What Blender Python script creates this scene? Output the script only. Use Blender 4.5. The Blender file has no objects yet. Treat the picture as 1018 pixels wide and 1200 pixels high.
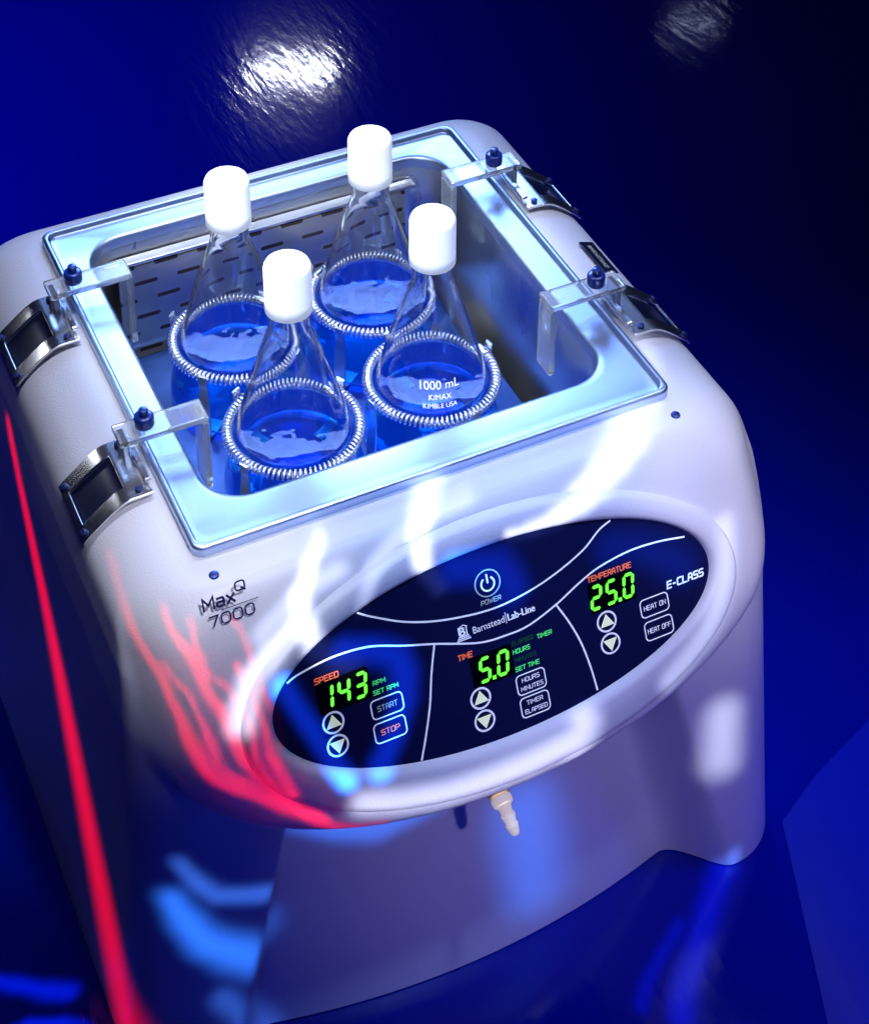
import bpy, bmesh, math, numpy as np
from mathutils import Vector, Matrix
C=bpy.context; D=bpy.data; sc=C.scene
sc.view_settings.view_transform='Standard'; sc.view_settings.look='None'; sc.view_settings.exposure=0
pi=math.pi
# ------------------------------------------------------------------ materials
def sset(b,k,v):
    if k in b.inputs: b.inputs[k].default_value=v
def mat(name,col,rough=.5,metal=0,trans=0,ior=1.45,emit=None,es=0,coat=0,sss=0,bump=None,spec=None):
    m=D.materials.new(name);m.use_nodes=True;nt=m.node_tree;b=nt.nodes['Principled BSDF']
    sset(b,'Base Color',(*col,1));sset(b,'Roughness',rough);sset(b,'Metallic',metal)
    sset(b,'Transmission Weight',trans);sset(b,'IOR',ior);sset(b,'Coat Weight',coat)
    if spec is not None: sset(b,'Specular IOR Level',spec)
    if sss: sset(b,'Subsurface Weight',sss);sset(b,'Subsurface Radius',(.1,.1,.1))
    if emit: sset(b,'Emission Color',(*emit,1));sset(b,'Emission Strength',es)
    if bump:
        sca,st,dist=bump
        tc=nt.nodes.new('ShaderNodeTexCoord');n=nt.nodes.new('ShaderNodeTexNoise');n.inputs['Scale'].default_value=sca;n.inputs['Detail'].default_value=3
        bp=nt.nodes.new('ShaderNodeBump');bp.inputs['Strength'].default_value=st;bp.inputs['Distance'].default_value=dist
        nt.links.new(tc.outputs['Object'],n.inputs['Vector']);nt.links.new(n.outputs['Fac'],bp.inputs['Height']);nt.links.new(bp.outputs['Normal'],b.inputs['Normal'])
    return m
M_body=mat('textured_plastic',(.66,.66,.73),.36,bump=(75,.40,.006))
def roughvar(m,sca,lo,hi,stretch=(1,1,1)):
    nt=m.node_tree;b=nt.nodes['Principled BSDF']
    tc=nt.nodes.new('ShaderNodeTexCoord');mp=nt.nodes.new('ShaderNodeMapping');mp.inputs['Scale'].default_value=stretch
    n=nt.nodes.new('ShaderNodeTexNoise');n.inputs['Scale'].default_value=sca;n.inputs['Detail'].default_value=6
    r=nt.nodes.new('ShaderNodeMapRange');r.inputs['From Min'].default_value=.3;r.inputs['From Max'].default_value=.7;r.inputs['To Min'].default_value=lo;r.inputs['To Max'].default_value=hi
    nt.links.new(tc.outputs['Object'],mp.inputs['Vector']);nt.links.new(mp.outputs[0],n.inputs['Vector']);nt.links.new(n.outputs['Fac'],r.inputs['Value']);nt.links.new(r.outputs[0],b.inputs['Roughness'])
M_steel=mat('brushed_steel',(.46,.56,.78),.36,1); roughvar(M_steel,1.5,.32,.42,(1,3,3))
M_tank=mat('tank_steel',(.66,.67,.70),.28,1,bump=(1.6,.10,.03)); roughvar(M_tank,1.5,.24,.38,(1,1,.4))
M_tray=mat('tray_steel_blue_lit',(.06,.14,.50),.35,1); roughvar(M_tray,4,.28,.42)  # steel with the blue light of the bath put into its colour
M_chrome=mat('chrome',(.9,.9,.93),.24,1)
M_spring=mat('spring_steel',(.92,.94,1),.24,1)
M_black=mat('black_rubber',(.004,.006,.03),.3)
M_knob=mat('blue_knob_plastic',(.005,.03,.25),.28,coat=.5)
M_screw=mat('screw_blue_steel',(.03,.05,.2),.3,.6)
M_panel=mat('panel_film',(.006,.009,.055),.2,coat=.3)
M_win=mat('display_window',(.001,.002,.004),.1)
M_white=mat('white_print',(.95,.95,.98),.5,emit=(.8,.85,1),es=.25)  # white, grey, orange and arrow prints: slight emission stands in for light
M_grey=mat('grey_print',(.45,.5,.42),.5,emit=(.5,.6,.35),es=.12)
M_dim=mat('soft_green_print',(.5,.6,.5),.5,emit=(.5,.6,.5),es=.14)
M_navy=mat('navy_print',(.008,.01,.06),.5)
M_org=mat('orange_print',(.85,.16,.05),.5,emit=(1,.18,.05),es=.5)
M_green=mat('green_led',(.1,.8,.05),.4,emit=(.14,1.0,.04),es=1.35)
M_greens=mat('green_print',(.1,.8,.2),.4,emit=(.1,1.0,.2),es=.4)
M_greend=mat('unlit_green_print',(.01,.12,.04),.4)
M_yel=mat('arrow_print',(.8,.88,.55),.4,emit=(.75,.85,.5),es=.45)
M_glass=mat('borosilicate_glass',(.98,.99,1),0.0,0,1,1.47)
M_cap=mat('frosted_cap_plastic',(.92,.93,.96),.35,sss=.5,emit=(.78,.87,1),es=.34)  # emission stands in for bright light on the caps
M_acr=mat('frosted_acrylic',(.9,.95,1),.08,0,.86,1.45)
M_liq=mat('blue_liquid',(.01,.30,1.0),.0,0,1,1.33,emit=(.0,.11,1),es=.10,bump=(1.8,.35,.06))  # slight emission stands in for light passing through the liquid
M_noz=mat('ivory_nozzle_plastic',(1,.92,.76),.4,emit=(1,.88,.7),es=.35)  # emission stands in for warm light on the nozzle
M_brass=mat('nozzle_metal',(.95,.75,.45),.35,.6,emit=(.9,.6,.3),es=.06)  # faint emission brightens the metal in place of lamplight
M_perf=mat('perforated_steel',(.42,.38,.38),.36,1)
nt=M_perf.node_tree;b=nt.nodes['Principled BSDF'];N=nt.nodes.new;Lk=nt.links.new
def mth(nt,op,a,bb=None,c=None,clamp=False):
    n=nt.nodes.new('ShaderNodeMath');n.operation=op;n.use_clamp=clamp
    for i,v in enumerate((a,bb,c)):
        if v is None: continue
        if isinstance(v,(int,float)): n.inputs[i].default_value=v
        else: nt.links.new(v,n.inputs[i])
    return n.outputs[0]
tc=N('ShaderNodeTexCoord');sp=N('ShaderNodeSeparateXYZ');Lk(tc.outputs['Object'],sp.inputs[0])
zr=mth(nt,'DIVIDE',sp.outputs['Z'],.17);row=mth(nt,'FLOOR',zr);par_=mth(nt,'MULTIPLY',mth(nt,'PINGPONG',row,1.0),.5)
xc=mth(nt,'FRACT',mth(nt,'ADD',mth(nt,'DIVIDE',sp.outputs['X'],.36),mth(nt,'ADD',par_,40)))
dx=mth(nt,'MULTIPLY',mth(nt,'MAXIMUM',mth(nt,'SUBTRACT',mth(nt,'ABSOLUTE',mth(nt,'SUBTRACT',xc,.5)),.22),0),.36)
dz=mth(nt,'MULTIPLY',mth(nt,'SUBTRACT',mth(nt,'FRACT',mth(nt,'ADD',zr,40)),.5),.17)
dd=mth(nt,'SQRT',mth(nt,'ADD',mth(nt,'POWER',dx,2),mth(nt,'POWER',dz,2)))
mrr=N('ShaderNodeMapRange');mrr.interpolation_type='SMOOTHSTEP';mrr.inputs['From Min'].default_value=.024;mrr.inputs['From Max'].default_value=.015;Lk(dd,mrr.inputs['Value']);msk=mrr.outputs[0]
mix=N('ShaderNodeMix');mix.data_type='RGBA';mix.inputs[6].default_value=(.72,.66,.52,1);mix.inputs[7].default_value=(.03,.022,.025,1)
Lk(msk,mix.inputs[0]);Lk(mix.outputs[2],b.inputs['Base Color']);Lk(mth(nt,'MULTIPLY',mth(nt,'SUBTRACT',1,msk),.95),b.inputs['Metallic'])
# floor vinyl
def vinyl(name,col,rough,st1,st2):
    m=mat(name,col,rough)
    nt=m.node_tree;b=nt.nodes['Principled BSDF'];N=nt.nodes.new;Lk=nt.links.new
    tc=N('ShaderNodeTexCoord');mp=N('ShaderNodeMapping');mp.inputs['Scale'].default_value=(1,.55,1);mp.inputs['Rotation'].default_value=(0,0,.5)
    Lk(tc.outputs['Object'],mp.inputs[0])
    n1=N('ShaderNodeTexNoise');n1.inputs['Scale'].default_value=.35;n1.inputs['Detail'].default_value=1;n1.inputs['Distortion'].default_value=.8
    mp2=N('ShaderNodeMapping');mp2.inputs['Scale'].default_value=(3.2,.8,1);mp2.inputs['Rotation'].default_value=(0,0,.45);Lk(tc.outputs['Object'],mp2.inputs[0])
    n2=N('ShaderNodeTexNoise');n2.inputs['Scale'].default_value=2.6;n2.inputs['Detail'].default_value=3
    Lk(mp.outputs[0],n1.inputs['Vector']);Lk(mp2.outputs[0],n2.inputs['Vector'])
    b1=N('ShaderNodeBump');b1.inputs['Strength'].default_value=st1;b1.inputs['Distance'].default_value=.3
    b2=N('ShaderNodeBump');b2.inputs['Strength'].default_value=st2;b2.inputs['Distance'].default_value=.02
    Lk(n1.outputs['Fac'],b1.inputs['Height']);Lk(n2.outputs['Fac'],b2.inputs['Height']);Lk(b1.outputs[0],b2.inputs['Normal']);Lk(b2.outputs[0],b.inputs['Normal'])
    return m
M_floor=vinyl('blue_vinyl',(.0,.007,.30),.09,.06,.22)
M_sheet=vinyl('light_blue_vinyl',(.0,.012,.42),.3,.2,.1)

# ------------------------------------------------------------------ helpers
def link(o): sc.collection.objects.link(o); return o
def mesh_obj(name,verts,faces,m,parent=None,smooth=True,label=None):
    me=D.meshes.new(name);me.from_pydata([tuple(v) for v in verts],[],faces);me.update()
    if smooth:
        for p in me.polygons: p.use_smooth=True
    me.materials.append(m);o=link(D.objects.new(name,me))
    if parent: o.parent=parent
    if label: o['label']=label
    return o
def from_bm(name,bm,m,parent=None,smooth=False):
    me=D.meshes.new(name);bm.normal_update();bm.to_mesh(me);bm.free();me.materials.append(m)
    if smooth:
        for p in me.polygons:p.use_smooth=True
    o=link(D.objects.new(name,me));o.parent=parent;return o
def empty(name,loc,label=None,cat=None,group=None):
    o=link(D.objects.new(name,None));o.location=loc;o.empty_display_size=.2
    if label:o['label']=label
    if cat:o['category']=cat
    if group:o['group']=group
    return o
def loft(rings,close_end=False,close_start=False):
    n=len(rings[0]);V=[v for r in rings for v in r];F=[]
    for i in range(len(rings)-1):
        for j in range(n):
            k=(j+1)%n;F.append((i*n+j,i*n+k,(i+1)*n+k,(i+1)*n+j))
    if close_end:F.append(tuple((len(rings)-1)*n+j for j in range(n)))
    if close_start:F.append(tuple(reversed(range(n))))
    return V,F
def lathe(prof,n=64,c=(0,0,0)):
    return [[(c[0]+r*math.cos(2*pi*j/n),c[1]+r*math.sin(2*pi*j/n),c[2]+z) for j in range(n)] for r,z in prof]
def cyl(name,r,h,m,parent,mtx,n=32,bev=.2,taper=1):
    rb=r*bev
    pr=[(0.001,0),(r-rb,0),(r-rb*.3,rb*.3),(r,rb),(r*taper,h-rb),(r*taper-rb*.3,h-rb*.3),(r*taper-rb,h),(0.001,h)]
    V,F=loft(lathe(pr,n));V=[mtx@Vector(v) for v in V];return mesh_obj(name,V,F,m,parent)
def box(name,sx,sy,sz,m,parent,mtx,bev=.01,seg=2):
    bm=bmesh.new();bmesh.ops.create_cube(bm,size=1);bmesh.ops.scale(bm,vec=(sx,sy,sz),verts=bm.verts)
    if bev:bmesh.ops.bevel(bm,geom=bm.edges[:],offset=bev,segments=seg,affect='EDGES',profile=.5)
    bmesh.ops.transform(bm,matrix=mtx,verts=bm.verts);return from_bm(name,bm,m,parent,False)
T=Matrix.Translation
# ------------------------------------------------------------------ the machine
FZ=-4.44
shaker=empty('water_bath_shaker',(0,1.8,FZ),'pale grey benchtop shaking water bath holding four flasks on blue vinyl','laboratory water bath shaker')
C.view_layer.update()
def par(o,p=shaker):
    o.parent=p;o.matrix_parent_inverse=p.matrix_world.inverted();return o
NF,NC,NS,NB=240,18,40,40
def rr(x0,x1,y0,y1,rf,rb=None):
    rb=rf if rb is None else rb
    P=[]
    for i in range(NF):P.append((x0+rf+(x1-x0-2*rf)*i/NF,y0))
    for i in range(NC):
        a=-pi/2+pi/2*i/NC;P.append((x1-rf+rf*math.cos(a),y0+rf+rf*math.sin(a)))
    for i in range(NS):P.append((x1,y0+rf+(y1-rb-y0-rf)*i/NS))
    for i in range(NC):
        a=pi/2*i/NC;P.append((x1-rb+rb*math.cos(a),y1-rb+rb*math.sin(a)))
    for i in range(NB):P.append((x1-rb-(x1-x0-2*rb)*i/NB,y1))
    for i in range(NC):
        a=pi/2+pi/2*i/NC;P.append((x0+rb+rb*math.cos(a),y1-rb+rb*math.sin(a)))
    for i in range(NS):P.append((x0,y1-rb-(y1-rb-y0-rf)*i/NS))
    for i in range(NC):
        a=pi+pi/2*i/NC;P.append((x0+rf+rf*math.cos(a),y0+rf+rf*math.sin(a)))
    return P
def ss(a,b,x):
    t=min(1,max(0,(x-a)/(b-a)));return t*t*(3-2*t)
def HX(z):
    return float(np.interp(-z,[0,.3,.6,1,2,4.5],[2.26,2.36,2.41,2.45,2.51,2.72]))
def slope(z):return -.34+.475*z
def leg(z):return -.64-.28*(-z-1)/3.5
def Yc(z):
    a,b_=slope(z),leg(z);k=.06;h=max(k-abs(a-b_),0)/k
    return max(a,b_)+h*h*k*.25
def Yf(x,z):
    v=(z+.9)/.903
    base=Yc(z)
    tt=max(0,(-z-2))/2.5
    xr=1.28+.44*tt
    Mr=(1-ss(xr-.05,xr+.26+.22*tt,abs(x)))*ss(-1.0,-1.3,z) if z<-1 else 0
    yr=-.28-.50*tt+.24*(x/1.8)**2
    base=base*(1-Mr)+yr*Mr
    if v<0: d=math.sqrt((x/2.42)**2+(v/1.2)**2)
    else: d=abs(x)/2.42
    con=slope(z)+.22*ss(.80,1.03,d)**2
    Mc=1-ss(.955,1.02,d)
    return base*(1-Mc)+con*Mc
rings=[];r0=.36;zs=[]
for i in range(13):
    a=pi/2*i/12;zs.append((-.05-r0*(1-math.cos(a)),1-math.sin(a)))
z=-.05-r0
while z>FZ+.02:
    z-=.021;zs.append((z,0))
zs[-1]=(FZ+.01,0)
YB=3.98
for z,ins in zs:
    hx=HX(z)-r0*ins;yc=Yc(z)+.13*ins;rf=.42-.12*ins+.10*max(0,-z-2)/2.5
    P=rr(-hx,hx,yc,YB-.25*ins,rf,.3);R_=[]
    for x,y in P:
        w=ss(yc+1.2,yc+.1,y) if y<yc+1.2 else 0
        dy=(Yf(x,z)-Yc(z))*w
        R_.append((x,y+dy,z))
    rings.append(R_)
inner=[(x,y,-.05) for x,y in rr(-1.78,1.78,.02,3.62,.1)]
top=rings[0]
mid=[tuple(a[k]*.5+b_[k]*.5 for k in range(3)) for a,b_ in zip(inner,top)]
V,F=loft([inner,mid]+rings)
F=[tuple(reversed(f)) for f in F]
housing=par(mesh_obj('housing',V,F,M_body));
# rim
def rl(pts): return [[(x,y,zz) for x,y in rr(-hx,hx,y0,y1,r)] for hx,y0,y1,r,zz in pts]
def rim_ring(t,z,r): # t: inset from the outer edge on the sides; front flange is wider
    f=t*1.45 if t>.08 else t
    return (1.80-t,f,3.64-t*.85,r,z)
rp=[(0,-.07,.08),(0,.0,.08),(0,.018,.08),(.005,.028,.08),(.012,.032,.08),(.032,.033,.08),(.040,.030,.08),(.045,.022,.08),(.048,.0,.08),(.052,-.008,.08),(.062,-.011,.08),
    (.10,-.012,.1),(.23,-.024,.28),(.245,-.026,.3),(.262,-.032,.3),(.272,-.045,.3),(.276,-.07,.3),(.28,-.12,.3)]
V,F=loft(rl([rim_ring(t,z,r) for t,z,r in rp]))
rim=par(mesh_obj('rim_flange',V,[tuple(reversed(f)) for f in F],M_steel))
y0t=.28*1.45;y1t=3.64-.28*.85
V,F=loft(rl([(1.52,y0t,y1t,.30,-.12),(1.515,y0t+.005,y1t-.01,.3,-.14),(1.51,y0t+.01,y1t-.02,.3,-1.0),(1.50,y0t+.02,y1t-.03,.3,-1.55),(1.46,y0t+.06,y1t-.07,.28,-1.68),(1.40,y0t+.12,y1t-.15,.26,-1.72)]),close_end=True)
tank=par(mesh_obj('tank',V,[tuple(reversed(f)) for f in F],M_tank))
perf=par(box('perforated_guard',2.5,.02,1.10,M_perf,None,T((-.05,3.27,-.80)),0))
ledge=par(box('guard_bracket',2.7,.10,.03,M_tank,None,T((-.05,3.31,-.22)),.008))
# control panel basis
O=Vector((0,-.767,-.9));U=Vector((1,0,0));Vv=Vector((0,.429,.903)).normalized();Nn=U.cross(Vv)
def PM(u,v,n=0):
    p=O+U*u+Vv*v+Nn*n
    return Matrix(((U.x,Vv.x,Nn.x,p.x),(U.y,Vv.y,Nn.y,p.y),(U.z,Vv.z,Nn.z,p.z),(0,0,0,1)))
def PP(u,v,n=0): return O+U*u+Vv*v+Nn*n
ne=160;prof=[(-.06,-.03),(-.02,.0),(.03,.026),(.09,.046),(.2,.058),(.5,.066),(.72,.066),(.84,.058),(.93,.038),(.98,.018),(1.0,.004)]
R_=[]
for t,h in prof:
    a=1.86+(1.64-1.86)*t;bb=.94+(.67-.94)*t;cx=.05;cv=-.06*(1-t)
    R_.append([PP(cx+a*math.cos(2*pi*j/ne),cv+bb*math.sin(2*pi*j/ne),h) for j in range(ne)])
V,F=loft(R_);bezel=par(mesh_obj('bezel',V,F,M_body))
V=[PP(.05+1.65*math.cos(2*pi*j/ne),.68*math.sin(2*pi*j/ne),.014) for j in range(ne)]
panel=par(mesh_obj('control_panel',V,[tuple(range(ne))],M_panel,smooth=False))
def _pp(o):
    o.parent=panel;return o
C.view_layer.update()
def text(name,s,mtx,width,m,parent_fn=_pp,shear=0,align='CENTER',hs=1.0):
    c=D.curves.new(name,'FONT');c.body=s;c.size=1;c.align_x='CENTER';c.align_y='CENTER';c.shear=shear;c.resolution_u=4
    o=D.objects.new(name,c);sc.collection.objects.link(o);C.view_layer.update()
    me=D.meshes.new_from_object(o.evaluated_get(C.evaluated_depsgraph_get()));D.objects.remove(o)
    xs=[v.co.x for v in me.vertices];ys=[v.co.y for v in me.vertices]
    k=width/(max(xs)-min(xs));cx=(max(xs)+min(xs))/2;cy=(max(ys)+min(ys))/2
    if align=='LEFT':cx=min(xs)
    me.transform(Matrix.Diagonal((k,k*hs,1,1))@T((-cx,-cy,0)))
    me.transform(mtx);me.materials.clear();me.materials.append(m)
    o=link(D.objects.new(name,me));return parent_fn(o) if parent_fn else o
# squared, extended stroke lettering for the panel and the model name (as on the real panel)
G={'A':[[(0,0),(.12,.85),(.3,1),(.7,1),(.88,.85),(1,0)],[(.06,.42),(.94,.42)]],
'C':[[(1,1),(.15,1),(0,.85),(0,.15),(.15,0),(1,0)]],
'D':[[(0,0),(0,1),(.82,1),(1,.82),(1,.18),(.82,0),(0,0)]],
'E':[[(1,1),(0,1),(0,0),(1,0)],[(0,.52),(.9,.52)]],
'F':[[(1,1),(0,1),(0,0)],[(0,.5),(.85,.5)]],
'H':[[(0,0),(0,1)],[(1,0),(1,1)],[(0,.52),(1,.52)]],
'I':[[(0,0),(0,1)]],
'L':[[(0,1),(0,0),(.95,0)]],
'M':[[(0,0),(0,1),(.5,.35),(1,1),(1,0)]],
'N':[[(0,0),(0,1),(1,0),(1,1)]],
'O':[[(.15,0),(0,.15),(0,.85),(.15,1),(.85,1),(1,.85),(1,.15),(.85,0),(.15,0)]],
'P':[[(0,0),(0,1),(.85,1),(1,.88),(1,.55),(.85,.43),(0,.43)]],
'Q':[[(.25,0),(.08,.08),(0,.25),(0,.75),(.08,.92),(.25,1),(.75,1),(.92,.92),(1,.75),(1,.25),(.92,.08),(.75,0),(.25,0)],[(.62,.3),(1.02,-.1)]],
'R':[[(0,0),(0,1),(.85,1),(1,.88),(1,.58),(.85,.46),(0,.46)],[(.55,.46),(1,0)]],
'S':[[(1,1),(.15,1),(0,.88),(0,.62),(.15,.52),(.85,.52),(1,.40),(1,.12),(.85,0),(0,0)]],
'T':[[(0,1),(1,1)],[(.5,1),(.5,0)]],
'U':[[(0,1),(0,.15),(.15,0),(.85,0),(1,.15),(1,1)]],
'W':[[(0,1),(.25,0),(.5,.7),(.75,0),(1,1)]],
'a':[[(.08,.68),(.75,.68),(.9,.64),(.95,.52),(.95,0),(.2,0),(.05,.05),(0,.18),(.05,.31),(.2,.36),(.95,.36)]],
'x':[[(0,0),(.95,.68)],[(0,.68),(.95,0)]],
'0':[[(.25,0),(.08,.08),(0,.25),(0,.75),(.08,.92),(.25,1),(.75,1),(.92,.92),(1,.75),(1,.25),(.92,.08),(.75,0),(.25,0)]],
'7':[[(0,1),(1,1),(.4,0)]],
'-':[[(.1,.45),(.7,.45)]],' ':[]}
GW={'I':.08,' ':.45,'-':.8,'M':1.2,'W':1.35,'a':.88,'x':.88}
def tech(name,s,u,v,width,m,h,wt=.16,shear=.1,fn=_pp,n=.02,align='CENTER'):
    """stroke lettering laid on the panel plane: width and height in scene units"""
    adv=0;runs=[]
    for ch in s:
        gw=GW.get(ch,1.0);runs.append((ch,adv,gw));adv+=gw+.36
    tot=adv-.36;k=width/tot;V=[];F=[];w=wt*h/2;lay=0
    x0=u-width/2 if align=='CENTER' else u
    for ch,ax,gw in runs:
        for st in G[ch]:
            lay+=1
            P=[Vector((ax*k+p[0]*gw*k+shear*p[1]*h,p[1]*h)) for p in st];c=len(P)
            closed=(P[0]-P[-1]).length<1e-6
            i0=len(V)
            for i,p in enumerate(P):
                if closed:a_=P[i-1] if i>0 else P[-2];b_=P[i+1] if i<c-1 else P[1]
                else:a_=P[max(0,i-1)];b_=P[min(c-1,i+1)]
                d1=(p-a_).normalized() if (p-a_).length>1e-9 else None;d2=(b_-p).normalized() if (b_-p).length>1e-9 else None
                d1=d1 or d2;d2=d2 or d1
                t=(d1+d2)
                t=t.normalized() if t.length>1e-6 else d1
                q=Vector((-t.y,t.x));cosv=max(.45,abs(t.dot(d1)));q=q*w/cosv
                ext=Vector((0,0))
                if not closed and i==0:ext=-d2*w*.6
                if not closed and i==c-1:ext=d1*w*.6
                for sg in(1,-1):
                    z_=p+ext+q*sg;V.append(PP(x0+z_.x,v-h/2+z_.y,n+.0002*lay))
            for i in range(c-1):
                F.append((i0+2*i,i0+2*i+1,i0+2*i+3,i0+2*i+2))
    o=mesh_obj(name,V,F,m,smooth=False);return fn(o) if fn else o
def bold_text(name,s,u,v,width,m,e=.004,fn=_pp,n=.02,**k):
    obs=[text(name,s,PM(u+du,v+dv,n+i*.0006),width,m,None,**k) for i,(du,dv) in enumerate(((0,0),(e,0),(e*.5,e*.5)))]
    bm=bmesh.new()
    for o in obs:bm.from_mesh(o.data)
    for o in obs:D.objects.remove(o)
    o=from_bm(name,bm,m);return fn(o)
def ribbon(name,pts,w,m,n=.019,closed=False,fn=_pp,conv=PP):
    P=[Vector(p) for p in pts];k=len(P);V=[]
    for i,p in enumerate(P):
        a=P[(i-1)%k] if (closed or i>0) else p;b_=P[(i+1)%k] if (closed or i<k-1) else p
        t=(b_-a).normalized();q=Vector((-t.y,t.x))*w/2
        V+=[conv(*(p+q),n),conv(*(p-q),n)]
    F=[]
    for i in range(k if closed else k-1):
        j=(i+1)%k;F.append((2*i,2*i+1,2*j+1,2*j))
    o=mesh_obj(name,V,F,m,smooth=False);return fn(o) if fn else o
def smooth_pts(c,n=12):
    out=[]
    for i in range(len(c)-1):
        p0=Vector(c[max(0,i-1)]);p1=Vector(c[i]);p2=Vector(c[i+1]);p3=Vector(c[min(len(c)-1,i+2)])
        for j in range(n):
            t=j/n;out.append(.5*((2*p1)+(-p0+p2)*t+(2*p0-5*p1+4*p2-p3)*t*t+(-p0+3*p1-3*p2+p3)*t**3))
    out.append(Vector(c[-1]));return out
LW=.013
ribbon('panel_line',smooth_pts([(-.90,.54),(-.80,.475),(-.58,.36),(-.32,.28),(0,.235),(.25,.25),(.5,.305),(.75,.40),(.90,.50),(1.0,.54)]),LW,M_white)
ribbon('panel_line',smooth_pts([(-1.45,.25),(-1.36,.28),(-1.12,.31),(-.87,.29),(-.63,.21),(-.42,.145),(-.11,.04),(.1,.02),(.27,.03),(.49,.10),(.68,.185),(.85,.245),(1.1,.28),(1.33,.27),(1.54,.235)]),LW,M_white)
ribbon('panel_line',smooth_pts([(-.42,.145),(-.48,-.05),(-.53,-.25),(-.60,-.45),(-.66,-.60)]),LW,M_white,.0205)
ribbon('panel_line',smooth_pts([(.49,.10),(.56,-.05),(.62,-.22),(.66,-.42),(.68,-.60)]),LW,M_white,.0205)
def ring2(u,v,r,a0=0,a1=2*pi,n=40):
    return [(u+r*math.cos(a0+(a1-a0)*i/n),v+r*math.sin(a0+(a1-a0)*i/n)) for i in range(n if abs(a1-a0-2*pi)<1e-6 else n+1)]
ribbon('power_button',ring2(.03,.42,.092),.009,M_grey,closed=True)
ribbon('power_symbol',ring2(.03,.415,.048,pi/2+.6,pi/2+2*pi-.6),.012,M_yel,.021)
ribbon('power_symbol',[(.03,.42),(.03,.485)],.012,M_yel,.022)
tech('power_label','POWER',.03,.295,.145,M_dim,.030,.17)
text('maker_name','Barnstead',PM(-.135,.137,.02),.235,M_white,align='LEFT',hs=1.15)
ribbon('maker_divider',[(.112,.10),(.112,.18)],.005,M_white,.02)
bold_text('maker_name','Lab-Line',.125,.137,.205,M_white,.004,align='LEFT',hs=1.15)
bold_text('maker_emblem','B',-.215,.157,.040,M_white,.006,hs=1.0);text('maker_emblem','l',PM(-.180,.154,.0215),.009,M_white)
ribbon('maker_emblem',[(-.238,.135),(-.238,.187),(-.20,.200),(-.17,.185)],.006,M_white,.0205)
for k,dv in enumerate((.122,.110,.098)):
    ribbon('maker_emblem',[(-.245-.008*k,dv),(-.168+.006*k,dv)],.008,M_white,.02)
SEG={'0':'abcdef','1':'bc','2':'abged','3':'abgcd','4':'fgbc','5':'afgcd'}
def digits(s,u,v,h,name='display_digits'):
    w=h*.44;th=h*.15;V=[];F=[];x=0
    def seg(x0,y0,x1,y1):
        a=Vector((x0,y0));b_=Vector((x1,y1));t=(b_-a).normalized();q=Vector((-t.y,t.x))*th/2;g=t*th*.12;e=t*th/2
        pts=[a+g,a+g+e+q,b_-g-e+q,b_-g,b_-g-e-q,a+g+e-q];i0=len(V)
        for p in pts: V.append((p.x+.16*p.y,p.y))
        F.append(tuple(range(i0,i0+6))[::-1])
    for ch in s:
        if ch=='.':
            i0=len(V);cx=x-w*.44;k=th*1.15
            for dx_,dy_ in((0,0),(k,0),(k,k),(0,k)):V.append((cx+dx_-.16*h/2,-h/2+dy_-th/2))
            F.append((i0,i0+1,i0+2,i0+3));x+=w*.24;continue
        S={'a':(x,h/2,x+w,h/2),'g':(x,0,x+w,0),'d':(x,-h/2,x+w,-h/2),'f':(x,h/2,x,0),'b':(x+w,h/2,x+w,0),'e':(x,0,x,-h/2),'c':(x+w,0,x+w,-h/2)}
        for k in SEG[ch]:seg(*S[k])
        x+=w*1.74
    tot=x-w*.74
    V=[PP(u+a-tot/2,v+b_,.024) for a,b_ in V];o=mesh_obj(name,V,F,M_green,smooth=False);return _pp(o)
def rrect(u,v,w,h,r,n=6):
    P=[]
    for cx,cy,a in((w/2-r,h/2-r,0),(-w/2+r,h/2-r,pi/2),(-w/2+r,-h/2+r,pi),(w/2-r,-h/2+r,1.5*pi)):
        for i in range(n+1):P.append((u+cx+r*math.cos(a+pi/2*i/n),v+cy+r*math.sin(a+pi/2*i/n)))
    return P
def window(u,v,w,h):
    V=[PP(a,b_,.018) for a,b_ in rrect(u,v,w,h,.02)];_pp(mesh_obj('display_window',V,[tuple(range(len(V)))],M_win,smooth=False))
window(-1.09,.06,.37,.22);digits('143',-1.09,.06,.155)
window(-.045,-.155,.31,.22);digits('5.0',-.035,-.155,.155)
window(.92,.045,.36,.22);digits('25.0',.92,.045,.155)
tech('speed_label','SPEED',-1.19,.19,.165,M_org,.036,.18)
tech('unit_label','RPM',-.845,.035,.085,M_greens,.028,.2)
tech('unit_label','SET RPM',-.81,-.03,.175,M_greens,.028,.2)
tech('time_label','TIME',-.225,-.015,.105,M_org,.036,.18)
tech('unit_label','ELAPSED',.20,-.055,.155,M_greend,.026,.2)
tech('unit_label','TIMER',.365,-.07,.11,M_greens,.028,.2)
tech('unit_label','HOURS',.18,-.115,.125,M_greens,.028,.2)
tech('unit_label','MINUTES',.20,-.175,.155,M_greend,.026,.2)
tech('unit_label','SET',.150,-.24,.075,M_greens,.028,.2);tech('unit_label','TIME',.250,-.24,.085,M_greens,.028,.2)
tech('temperature_label','TEMPERATURE',.92,.185,.34,M_org,.036,.18)
tech('class_label','E-CLASS',1.485,-.06,.29,M_white,.048,.24,.15)
def arrow(u,v,up):
    ribbon('arrow_button',ring2(u,v,.070),.014,M_white,closed=True)
    s=1 if up else -1
    V=[PP(u-.054,v-.032*s,.021),PP(u+.054,v-.032*s,.021),PP(u,v+.056*s,.021)]
    _pp(mesh_obj('arrow_symbol',V,[(0,1,2) if up else (0,2,1)],M_yel,smooth=False))
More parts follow.
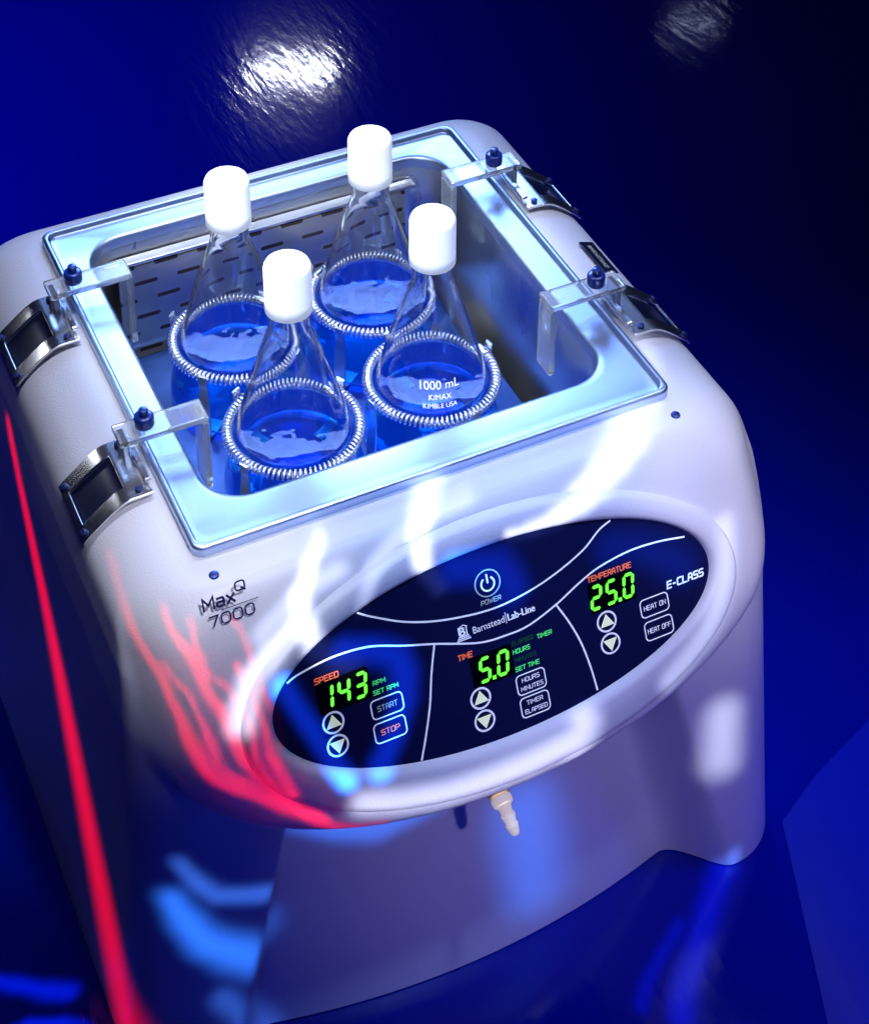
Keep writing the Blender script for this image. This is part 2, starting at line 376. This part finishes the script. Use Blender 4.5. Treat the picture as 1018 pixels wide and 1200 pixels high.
for u,v in((-1.20,-.12),(-.17,-.34),(.84,-.15)):
    arrow(u,v,True);arrow(u+.0,v-.162,False)
def button(u,v,w,h,lines,ws,m,ht=.034):
    ribbon('push_button',rrect(u,v,w,h,.03),.009,M_white,closed=True)
    k=len(lines)
    for i,(s,tw) in enumerate(zip(lines,ws)):
        tech('button_label',s,u,v+(k-1)*.03-i*.06,tw,m,ht,.17,.05)
button(-.82,-.145,.225,.13,['START'],[.14],M_grey);button(-.83,-.31,.225,.135,['STOP'],[.13],M_org)
button(.21,-.36,.215,.14,['HOURS','MINUTES'],[.13,.165],M_white,.028);button(.21,-.525,.215,.14,['TIMER','ELAPSED'],[.12,.165],M_white,.028)
button(1.22,-.165,.22,.13,['HEAT ON'],[.17],M_white,.032);button(1.225,-.335,.22,.135,['HEAT OFF'],[.18],M_white,.032)
# logo on the top roll
tech('model_name','Max',-1.88,.935,.21,M_navy,.078,.20,.04,par,.012,'LEFT')
tech('model_name','Q',-1.655,.985,.062,M_navy,.058,.20,.04,par,.012,'LEFT')
tech('model_name','7000',-1.86,.812,.30,M_navy,.066,.15,.04,par,.012,'LEFT')
ribbon('model_name_rule',[(-1.77,.868),(-1.52,.868)],.006,M_navy,.012,fn=par)
for x in(-1.73,1.73):
    par(cyl('screw',.034,.022,M_screw,None,T((x,-.17,-.06))))
# latches
def latch(sgn,y):
    e=empty('lid_latch',(sgn*1.9,y,0));par(e);C.view_layer.update()
    def pl(o):o.parent=e;o.matrix_parent_inverse=e.matrix_world.inverted();return o
    ya=y+.02
    key=[(1.84,-.03),(1.96,-.035),(2.04,-.045),(2.13,-.10),(2.27,-.215),(2.32,-.26),(2.35,-.295)]
    prof=[tuple(p) for p in smooth_pts(key,3)];nx=len(prof)-1
    def sheet(name,i0,i1,ys,off,th,m,hole=None):
        bm=bmesh.new();rows=[]
        for yy in ys:
            rows.append([bm.verts.new((sgn*(prof[i][0]+off*.6),y+yy,prof[i][1]+off)) for i in range(i0,i1+1)])
        for r,(a,b_) in enumerate(zip(rows,rows[1:])):
            for i in range(len(a)-1):
                if hole and hole[0]<=i<hole[1] and 0<r<len(rows)-2:continue
                bm.faces.new((a[i],a[i+1],b_[i+1],b_[i]))
        bmesh.ops.recalc_face_normals(bm,faces=bm.faces)
        if sum(f.normal.z for f in bm.faces)<0: bmesh.ops.reverse_faces(bm,faces=bm.faces)
        o=from_bm(name,bm,m,None,True);md=o.modifiers.new('s','SOLIDIFY');md.thickness=th;md.offset=0
        md=o.modifiers.new('b','BEVEL');md.width=.005;md.segments=2;md.limit_method='ANGLE'
        md=o.modifiers.new('n','WEIGHTED_NORMAL');return pl(o)
    sheet('latch_plate',0,nx,(-.42,-.29,-.1,.03,.16),.035,.022,M_chrome,(5,14))
    sheet('latch_recess',3,15,(-.31,-.1,.05),.008,.012,M_black)
    for yy in(-.36,.10):
        for i in(2,nx-3):
            pl(cyl('rivet',.026,.016,M_screw,None,T((sgn*(prof[i][0]+.03),y+yy,prof[i][1]+.05))@Matrix.Rotation(sgn*(.0 if i<4 else .72),4,'Y')))
    pl(box('latch_lever',.055,.40,.03,M_chrome,None,T((sgn*1.875,y-.14,.05)),.012))
    pl(box('clamp_arm',.64,.21,.05,M_acr,None,T((sgn*1.66,ya-.0,.17)),.015))
    pl(box('clamp_arm_leg',.05,.21,.62,M_acr,None,T((sgn*1.365,ya,-.168)),.015))
    pl(box('clamp_arm_foot',.05,.15,.17,M_steel,None,T((sgn*1.93,ya,.06)),.01))
    pl(cyl('clamp_knob',.070,.10,M_knob,None,T((sgn*1.77,ya,.195)),bev=.25))
    pl(cyl('clamp_knob_stem',.034,.06,M_knob,None,T((sgn*1.77,ya,.285)),bev=.2))
for sgn in(-1,1):
    for y in(1.05,2.74):latch(sgn,y)
rpl=par(box('rating_plate',.13,.42,.012,M_black,None,T((2.12,1.62,-.07))@Matrix.Rotation(.32,4,'Y'),.003))
rt=text('rating_text','BARNSTEAD',T((2.12,1.62,-.061))@Matrix.Rotation(.32,4,'Y')@Matrix.Rotation(-pi/2,4,'Z'),.3,M_grey,par)
# drain nozzle
noz=empty('drain_nozzle',(0,-.7,-2.15));par(noz);C.view_layer.update()
def pn(o):o.parent=noz;o.matrix_parent_inverse=noz.matrix_world.inverted();return o
A=T((-.02,-.26,-2.075))@Matrix.Rotation(math.radians(104),4,'X')
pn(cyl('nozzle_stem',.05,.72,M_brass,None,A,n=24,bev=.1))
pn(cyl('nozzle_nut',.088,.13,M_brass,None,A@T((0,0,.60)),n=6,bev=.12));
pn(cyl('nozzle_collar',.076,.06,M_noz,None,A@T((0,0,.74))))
B=A@T((0,0,.78))@Matrix.Rotation(math.radians(38),4,'X')@Matrix.Rotation(math.radians(8),4,'Y')
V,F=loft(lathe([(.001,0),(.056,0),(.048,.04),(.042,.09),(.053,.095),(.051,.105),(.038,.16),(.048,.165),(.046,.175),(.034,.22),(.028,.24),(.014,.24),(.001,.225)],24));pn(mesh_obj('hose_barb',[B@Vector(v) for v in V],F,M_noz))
# platform
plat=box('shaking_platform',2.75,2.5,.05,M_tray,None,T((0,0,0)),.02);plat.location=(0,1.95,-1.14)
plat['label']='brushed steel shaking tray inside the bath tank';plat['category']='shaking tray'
# ------------------------------------------------------------------ flasks
BZ=-1.11
outer=[(.001,0),(.46,0),(.515,.015),(.535,.06),(.530,.14),(.47,.42),(.36,.85),(.245,1.24),(.188,1.42),(.155,1.52),(.148,1.60),(.148,1.86)]
innr=[(max(.001,r-.024),zz) for r,zz in outer]
innr[0]=(.001,.022);innr[1]=(.45,.022);innr[2]=(.495,.034)
def interp(prof,zz):
    for (r0_,z0_),(r1_,z1_) in zip(prof[1:],prof[2:]):
        if z0_<=zz<=z1_ and z1_>z0_:return r0_+(r1_-r0_)*(zz-z0_)/(z1_-z0_)
    return prof[-1][0]
def refine(prof):
    out=[];P=[Vector(p) for p in prof]
    for i in range(len(P)-1):
        p0=P[max(0,i-1)];p1=P[i];p2=P[i+1];p3=P[min(len(P)-1,i+2)]
        n=1 if i<4 else 4
        for j in range(n):
            t=j/n;out.append(tuple(.5*((2*p1)+(-p0+p2)*t+(2*p0-5*p1+4*p2-p3)*t*t+(-p0+3*p1-3*p2+p3)*t**3)) if n>1 else tuple(p1))
    out.append(tuple(P[-1]));return out
og=refine(outer);ig=refine(innr)
LV=.58
pos=[(-.62,2.47),(.56,2.51),(.57,1.41),(-.58,1.36)]
labs=['glass conical flask of blue liquid with white cap, inside steel bath']*2+['glass conical flask with white volume markings and blue liquid','glass conical flask of blue liquid with white cap, beside steel rim']
def mk_flask():
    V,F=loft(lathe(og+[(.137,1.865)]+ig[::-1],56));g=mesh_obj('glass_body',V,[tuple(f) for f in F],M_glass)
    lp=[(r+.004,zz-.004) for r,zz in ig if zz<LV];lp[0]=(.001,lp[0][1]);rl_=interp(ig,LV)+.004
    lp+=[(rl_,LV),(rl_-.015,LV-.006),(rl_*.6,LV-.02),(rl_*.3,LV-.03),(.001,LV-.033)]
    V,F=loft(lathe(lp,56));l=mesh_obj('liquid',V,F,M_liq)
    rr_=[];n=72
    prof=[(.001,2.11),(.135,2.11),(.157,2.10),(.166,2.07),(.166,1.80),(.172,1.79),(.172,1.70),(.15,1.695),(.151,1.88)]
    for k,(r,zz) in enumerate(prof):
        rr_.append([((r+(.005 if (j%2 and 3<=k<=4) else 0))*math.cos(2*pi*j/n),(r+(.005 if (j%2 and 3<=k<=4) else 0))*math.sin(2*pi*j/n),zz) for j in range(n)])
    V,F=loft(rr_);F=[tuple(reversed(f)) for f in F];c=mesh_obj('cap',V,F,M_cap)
    return g,l,c
def mk_clamp():
    turns=84;n=turns*11;R0=.490;rc=.036;wr=.0100;pts=[]
    for i in range(n):
        a=2*pi*i/n;ph=2*pi*turns*i/n
        r=R0+rc*math.cos(ph);pts.append(Vector((r*math.cos(a),r*math.sin(a),rc*math.sin(ph))))
    V=[];F=[];k=6
    for i in range(n):
        t=(pts[(i+1)%n]-pts[i-1]).normalized();a=2*pi*i/n;ph=2*pi*turns*i/n
        nn=Vector((math.cos(ph)*math.cos(a),math.cos(ph)*math.sin(a),math.sin(ph)));bb=t.cross(nn)
        for j in range(k):
            q=2*pi*j/k;V.append(pts[i]+(nn*math.cos(q)+bb*math.sin(q))*wr)
    for i in range(n):
        for j in range(k):
            F.append((i*k+j,((i+1)%n)*k+j,((i+1)%n)*k+(j+1)%k,i*k+(j+1)%k))
    s=mesh_obj('spring',V,F,M_spring);s.location=(0,0,.56)
    fs=[]
    for q in range(4):
        a=q*pi/2+.35
        m=Matrix.Rotation(a,4,'Z')
        path=[(.30,.012),(.55,.012),(.57,.04),(.555,.3),(.545,.50),(.56,.62)]
        bm=bmesh.new();prev=None
        for r,zz in path:
            w=.05 if zz<.4 else .035
            cur=[bm.verts.new(m@Vector((r,-w,zz))),bm.verts.new(m@Vector((r,w,zz)))]
            if prev:bm.faces.new((prev[0],prev[1],cur[1],cur[0]))
            prev=cur
        o=from_bm('clamp_finger',bm,M_chrome,None,False);md=o.modifiers.new('s','SOLIDIFY');md.thickness=.014;md.offset=0;fs.append(o)
    h=cyl('spring_hook',.045,.12,M_spring,None,Matrix.Rotation(.35,4,'Z')@T((.490,0,0.56))@Matrix.Rotation(-pi/2,4,'X')@T((0,0,-.06)))
    return [s]+fs+[h]
fparts=mk_flask();cparts=mk_clamp()
for i,(x,y) in enumerate(pos):
    fe=empty('flask',(x,y,BZ),labs[i],'flask','flasks in the shaking bath')
    ce=empty('spring_clamp',(x,y,BZ),'coiled spring flask clamp bolted to the steel tray','flask clamp','flask clamps on the shaking tray')
    ce.rotation_euler=(0,0,[.4,1.9,-.15,.15][i])
    for src,e in((fparts,fe),(cparts,ce)):
        for o in src:
            q=o if i==0 else o.copy()
            if i:link(q)
            q.parent=e
    if i==2:
        for s,h,wd,nm in(('1000 mL',.82,.30,'volume_marking'),('KIMAX',.725,.17,'maker_marking'),('KIMBLE USA',.655,.26,'maker_marking')):
            t=text(nm,s,Matrix.Identity(4),wd,M_white,None,hs=1.15)
            az=-pi/2-.28
            for vv in t.data.vertices:
                xx,yy=vv.co.x,vv.co.y;zz=h+yy*.95;r=interp(og,zz)+.005;a=az+xx/r
                vv.co=(r*math.cos(a),r*math.sin(a),zz)
            t.parent=fe
# ------------------------------------------------------------------ floor
def plane(name,pts,z,m,label):
    o=mesh_obj(name,[(x,y,z) for x,y in pts],[tuple(range(len(pts)))],m,smooth=False);o['kind']='structure';o['label']=label;return o
plane('floor',[(-60,-40),(80,-40),(80,90),(-60,90)],FZ-.004,M_floor,'glossy deep blue vinyl sheet floor')
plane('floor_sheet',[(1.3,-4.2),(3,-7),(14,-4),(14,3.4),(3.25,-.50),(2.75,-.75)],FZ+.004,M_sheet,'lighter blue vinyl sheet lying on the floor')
# ------------------------------------------------------------------ lights
def look(o,t):
    o.rotation_euler=(Vector(t)-o.location).to_track_quat('-Z','Y').to_euler()
def area(name,loc,tgt,sx,sy,col,e,spread=180):
    l=D.lights.new(name,'AREA');l.shape='RECTANGLE';l.size=sx;l.size_y=sy;l.color=col;l.energy=e;l.spread=math.radians(spread)
    o=link(D.objects.new(name,l));o.location=loc;look(o,tgt);return o
def spot(name,loc,tgt,ang,col,e,blend=.5,rad=.1):
    l=D.lights.new(name,'SPOT');l.spot_size=math.radians(ang);l.spot_blend=blend;l.color=col;l.energy=e;l.shadow_soft_size=rad
    o=link(D.objects.new(name,l));o.location=loc;look(o,tgt);return o
area('back_fill',(3.5,11,6.5),(0,1.8,0),6,3,(.24,.42,1),190,75)  # unseen area light added for the steel rim to reflect
spot('key_lamp',(1.2,-11,8.2),(1.5,-.7,-2.1),26,(.54,.46,1),2900,1.0,.25)
spot('top_front_lamp',(1.5,-3.5,9.5),(.3,-.2,0),22,(.34,.53,1),4200,1.0,.5)
spot('upper_right_fill',(1.0,-6,9),(2.0,-.5,-.5),12,(.84,.84,1),3700,1.0,.3)  # unseen spot added to whiten the upper right housing
spot('upper_left_fill',(-1.0,-5,9),(-1.75,.0,.1),13,(.84,.86,1),3600,1.0,.3)  # unseen spot added to brighten the corner with the model name
area('blue_low_lamp',(-2.0,-9,-1),(-1.2,-.8,-3),2,2,(.03,.05,1),22,90)
spot('blue_floor_fill',(-8,13,7),(-2.5,12,-4.5),74,(.03,.08,1),7000,1,1)  # unseen spot added to brighten the far left floor in blue
spot('blue_fill_lamp',(9,-4,4),(4.0,-2,-4.5),50,(.01,.02,1),1900,1,1)
spot('tank_fill',(-1.2,4.5,8.5),(0,1.95,-.5),24,(.76,.88,1),4800,.4,.25)  # unseen spot added from above to brighten tank and flasks
spot('tank_fill',(-4.5,-2.0,9.5),(.1,1.9,-.3),17,(.80,.90,1),6500,.5,.28)  # second unseen spot, added for glints on glass and caps
spot('tank_blue_fill',(.2,-.5,9),(.2,1.7,-1.1),12,(.02,.10,1),2200,.5,.3)  # unseen blue spot added to tint the inside of the bath
area('left_strip_fill',(-1.0,2,6),(-2.0,1.9,0),.8,4,(.78,.82,1),100,100)  # unseen area light added to brighten left latch plates and top edge
area('right_strip_fill',(3.2,1.5,5),(2.1,1.6,0),.5,3,(.70,.76,1),26,70)  # unseen area light added to brighten the right top edge
spot('latch_glint_helper',(-6,7,2.8),(-2.15,1.75,.1),10,(.85,.88,1),220,.6,.45)  # unseen spot added so the left latch plates catch a glint
area('floor_glint_helper',(7,21.3,2.6),(3.2,11.3,-4.5),1.5,.10,(.8,.85,1),22,90)  # unseen area light placed so the floor mirrors a highlight
area('floor_glint_helper',(14.5,18.6,1.9),(8.65,10.1,-4.5),.9,.02,(.5,.6,1),.7,90)  # another unseen area light, added for a second floor highlight
def gobo(name,loc,tgt,col,e,segs,ang=60,noise=0,nsc=4,rad=.03):  # unseen spots added to stand in for light-painted streaks
    """an added, unseen patterned spot: soft streaks of light, each drawn between two world points"""
    o=spot(name,loc,tgt,ang,col,e,.3,rad);C.view_layer.update()
    Mx=o.matrix_world.to_3x3();X=Mx.col[0];Y=Mx.col[1];Zc=Mx.col[2]
    l=o.data;l.use_nodes=True;nt=l.node_tree;em=[n for n in nt.nodes if n.type=='EMISSION'][0]
    g=nt.nodes.new('ShaderNodeNewGeometry')
    def dot(v):
        n=nt.nodes.new('ShaderNodeVectorMath');n.operation='DOT_PRODUCT';nt.links.new(g.outputs['Incoming'],n.inputs[0]);n.inputs[1].default_value=v;return n.outputs['Value']
    dz_=dot(Zc);u=mth(nt,'DIVIDE',dot(X),dz_);v=mth(nt,'DIVIDE',dot(Y),dz_)
    cb=nt.nodes.new('ShaderNodeCombineXYZ');nt.links.new(u,cb.inputs[0]);nt.links.new(v,cb.inputs[1]);P=cb.outputs[0]
    if noise:
        no=nt.nodes.new('ShaderNodeTexNoise');no.inputs['Scale'].default_value=nsc;no.inputs['Detail'].default_value=2;nt.links.new(P,no.inputs['Vector'])
        sb=nt.nodes.new('ShaderNodeVectorMath');sb.operation='SUBTRACT';nt.links.new(no.outputs['Color'],sb.inputs[0]);sb.inputs[1].default_value=(.5,.5,.5)
        scn=nt.nodes.new('ShaderNodeVectorMath');scn.operation='MULTIPLY';nt.links.new(sb.outputs[0],scn.inputs[0]);scn.inputs[1].default_value=(noise,noise,0)
        ad=nt.nodes.new('ShaderNodeVectorMath');ad.operation='ADD';nt.links.new(P,ad.inputs[0]);nt.links.new(scn.outputs[0],ad.inputs[1]);P=ad.outputs[0]
    def proj(p):
        d=Vector(p)-Vector(loc);return Vector((d.dot(X)/d.dot(Zc),d.dot(Y)/d.dot(Zc),0)),abs(d.dot(Zc))
    acc=None
    for a,b_,w,st in segs:
        (pa,da),(pb,db)=proj(a),proj(b_);ab=pb-pa;L2=max(ab.length_squared,1e-9)
        n=nt.nodes.new('ShaderNodeVectorMath');n.operation='SUBTRACT';nt.links.new(P,n.inputs[0]);n.inputs[1].default_value=pa
        d=nt.nodes.new('ShaderNodeVectorMath');d.operation='DOT_PRODUCT';nt.links.new(n.outputs[0],d.inputs[0]);d.inputs[1].default_value=ab/L2
        t=mth(nt,'ADD',d.outputs['Value'],0,clamp=True)
        s=nt.nodes.new('ShaderNodeVectorMath');s.operation='SCALE';s.inputs[0].default_value=ab;nt.links.new(t,s.inputs['Scale'])
        q=nt.nodes.new('ShaderNodeVectorMath');q.operation='DISTANCE';nt.links.new(n.outputs[0],q.inputs[0]);nt.links.new(s.outputs[0],q.inputs[1])
        dist=q.outputs['Value']
        if isinstance(w,tuple): # width grows along the streak
            lim=mth(nt,'MULTIPLY_ADD',t,(w[1]-w[0])/((da+db)/2),w[0]/((da+db)/2));dist=mth(nt,'DIVIDE',dist,lim);wl=1
        else: wl=w/((da+db)/2)
        mr=nt.nodes.new('ShaderNodeMapRange');mr.interpolation_type='SMOOTHSTEP';mr.inputs['From Min'].default_value=wl;mr.inputs['From Max'].default_value=0
        nt.links.new(dist,mr.inputs['Value'])
        m_=mth(nt,'MULTIPLY',mr.outputs[0],st);acc=m_ if acc is None else mth(nt,'MAXIMUM',acc,m_)
    nt.links.new(acc,em.inputs['Strength']);return o
P_=lambda u,v:tuple(PP(u,v,0))
def chain(pts,w,s,n=2):
    pts=[tuple(p) for p in smooth_pts(pts,n)];k=len(pts)-1
    w0,w1=w if isinstance(w,tuple) else (w,w);s0,s1=s if isinstance(s,tuple) else (s,s)
    return [(pts[i],pts[i+1],w0+(w1-w0)*(i+.5)/k,s0+(s1-s0)*(i+.5)/k) for i in range(k)]
segs=chain([P_(-.20,1.25),P_(-.40,1.02),P_(-.46,.75),P_(-.38,.5)],(.14,.08),(1,.7))+chain([P_(1.45,1.25),P_(1.25,1.0),P_(.95,.82),P_(.55,.72),P_(.2,.72)],(.26,.07),(1,.8))+chain([P_(-1.05,1.05),P_(-1.28,.80),P_(-1.25,.5),P_(-1.0,.25)],(.06,.18),.7)
gobo('white_streak_helper',(-2.5,-9,5),(0,-.8,-1),(.82,.88,1),11500,segs,45,.05,5,.03)
segs=chain([P_(-1.1,-.75),P_(-.5,-.9),P_(.1,-.95),P_(.5,-.9)],.17,.8)+chain([P_(.55,-.8),P_(.45,-1.1)],.18,.7)+[((1.98,-.7,-2.8),(1.98,-.75,-3.2),.28,.9)]+chain([P_(-1.80,.1),P_(-1.7,.38),P_(-1.35,.62)],(.15,.08),.9)
gobo('white_streak_helper',(-2.5,-9,5),(0,-.8,-1),(.80,.83,1),8500,segs,45,.03,5,.05)
segs=chain([P_(-.9,.55),P_(-.75,.80),P_(-.4,.98),P_(0,1.02)],(.04,.08),.6)+chain([P_(1.2,-.75),P_(1.6,-.5),P_(1.85,-.15),P_(1.9,.2)],.12,.6)+chain([P_(-1.58,.62),P_(-1.3,.78),P_(-.95,.85)],.08,.55)
gobo('white_streak_helper',(-2.0,-9,5),(0,-.8,-1),(.70,.78,1),7500,segs,50,.03,5,.06)
for k in range(6):
    f=k/5
    q=[(-2.38+.66*f,1.05-.30*f),(-2.30+.62*f,.62-.15*f),(-2.16+.54*f,.2-.04*f),(-1.94+.38*f,-.22+.03*f),(-1.66+.20*f,-.54+.05*f),(-1.35-.05*f,-.78+.07*f),(-1.05-.15*f,-.92+.10*f)]
    q=q[[0,1,0,0,1,0][k]:[7,6,6,5,5,4][k]]
    gobo('red_streak_helper',(-4.2,-8.5,3),(-1.7,-.8,-1),(1,.005,.02),[3800,3000,4200,3000,3600,3000][k],chain([P_(*p) for p in q],[.055,.035,.045,.035,.045,.04][k],1),40,.05,[9,12,8,13,10,12][k],.02)
gobo('red_streak_helper',(-4.2,-8.5,3),(-1.7,-.8,-1),(1,.01,.02),500,chain([P_(-2.1,.6),P_(-1.9,0),P_(-1.55,-.5),P_(-1.3,-.75)],.34,1),40,.03,5,.2)
gobo('red_side_streak_helper',(-9,0,1),(-2.4,1.5,-3),(1,.0,.01),3800,[((-2.40,2.55,-.8),(-2.68,-.66,-4.4),(.12,.62),1)],60,0,4,.05)
segs=chain([(-2.35,-.8,-2.3),(-2.15,-.85,-2.8),(-1.8,-.85,-3.2)],(.14,.30),.9)+chain([(-1.3,-.5,-2.5),(-.7,-.55,-2.85),(-.2,-.6,-2.75)],.16,.6)+chain([(-1.1,-.5,-2.3),(-.6,-.55,-2.5),(-.35,-.6,-2.4)],.10,.6)+[((.40,-.6,-3.2),(.45,-.75,-3.9),.42,.6)]
gobo('blue_streak_helper',(-3,-8,1),(-.5,-.8,-2.5),(.03,.20,1),5500,segs,45,.04,5,.06)
segs=chain([(-2.3,-.8,-1.95),(-2.05,-.85,-2.35),(-1.6,-.8,-2.6)],(.06,.14),.6)+chain([(-2.1,-.8,-3.5),(-1.9,-.85,-3.9),(-1.75,-.85,-4.3)],(.16,.22),.4)
gobo('blue_streak_helper',(-3,-8,1),(-.5,-.8,-2.5),(.06,.22,1),4600,segs,50,.05,5,.06)
segs=chain([P_(-1.05,.35),P_(-.72,.15),P_(-.68,-.2),P_(-.9,-.5)],.15,1)+chain([P_(-1.5,.3),P_(-1.30,-.1),P_(-1.15,-.5)],.12,.9)+chain([P_(-.2,.62),P_(.1,.5),P_(.2,.3)],.2,.8)+chain([P_(1.0,.35),P_(1.3,.2),P_(1.5,.0)],.2,.4)
gobo('blue_streak_helper',(-3,-8,1),(-.5,-.8,-1),(.02,.20,1),22000,segs,45,.04,5)
gobo('blue_streak_helper',(5,-9,6),(1.5,-1.4,FZ),(.10,.25,1),20000,[((2.15,-.9,FZ),(1.15,-1.8,FZ),.16,.6)]+[((1.5,-1.2,FZ),(.9,-1.6,FZ),.08,.4)],45,.03,6)
gobo('blue_streak_helper',(-6,-4,6),(-3.2,.3,FZ),(.4,.5,1),26000,chain([(-3.75,.85,FZ),(-3.35,.55,FZ),(-3.0,.30,FZ)],(.05,.16),.5)+chain([(-3.7,.1,FZ),(-3.3,.12,FZ),(-3.0,-.1,FZ)],(.05,.13),.7)+chain([(-4.3,2.1,FZ),(-3.8,1.7,FZ),(-3.5,1.1,FZ)],.06,.3),45,.05,7)
# world
w=D.worlds.new('World');sc.world=w;w.use_nodes=True;bg=w.node_tree.nodes['Background'];bg.inputs[0].default_value=(.03,.05,.6,1);bg.inputs[1].default_value=.02
# ------------------------------------------------------------------ camera
Rr=np.array([[0.90282,-0.42996,0.00659],[-0.21547,-0.46561,-0.85836],[0.37213,0.77353,-0.513]])
cam=D.cameras.new('camera');co=link(D.objects.new('camera',cam));X,Yd,Zf=Rr
co.matrix_world=Matrix(((X[0],-Yd[0],-Zf[0],-4.3255),(X[1],-Yd[1],-Zf[1],-8.7652),(X[2],-Yd[2],-Zf[2],9.7247),(0,0,0,1)))
cam.lens=69;cam.sensor_width=36;cam.sensor_height=36;cam.sensor_fit='AUTO';cam.shift_y=-623/1200;cam.clip_end=300
sc.camera=co
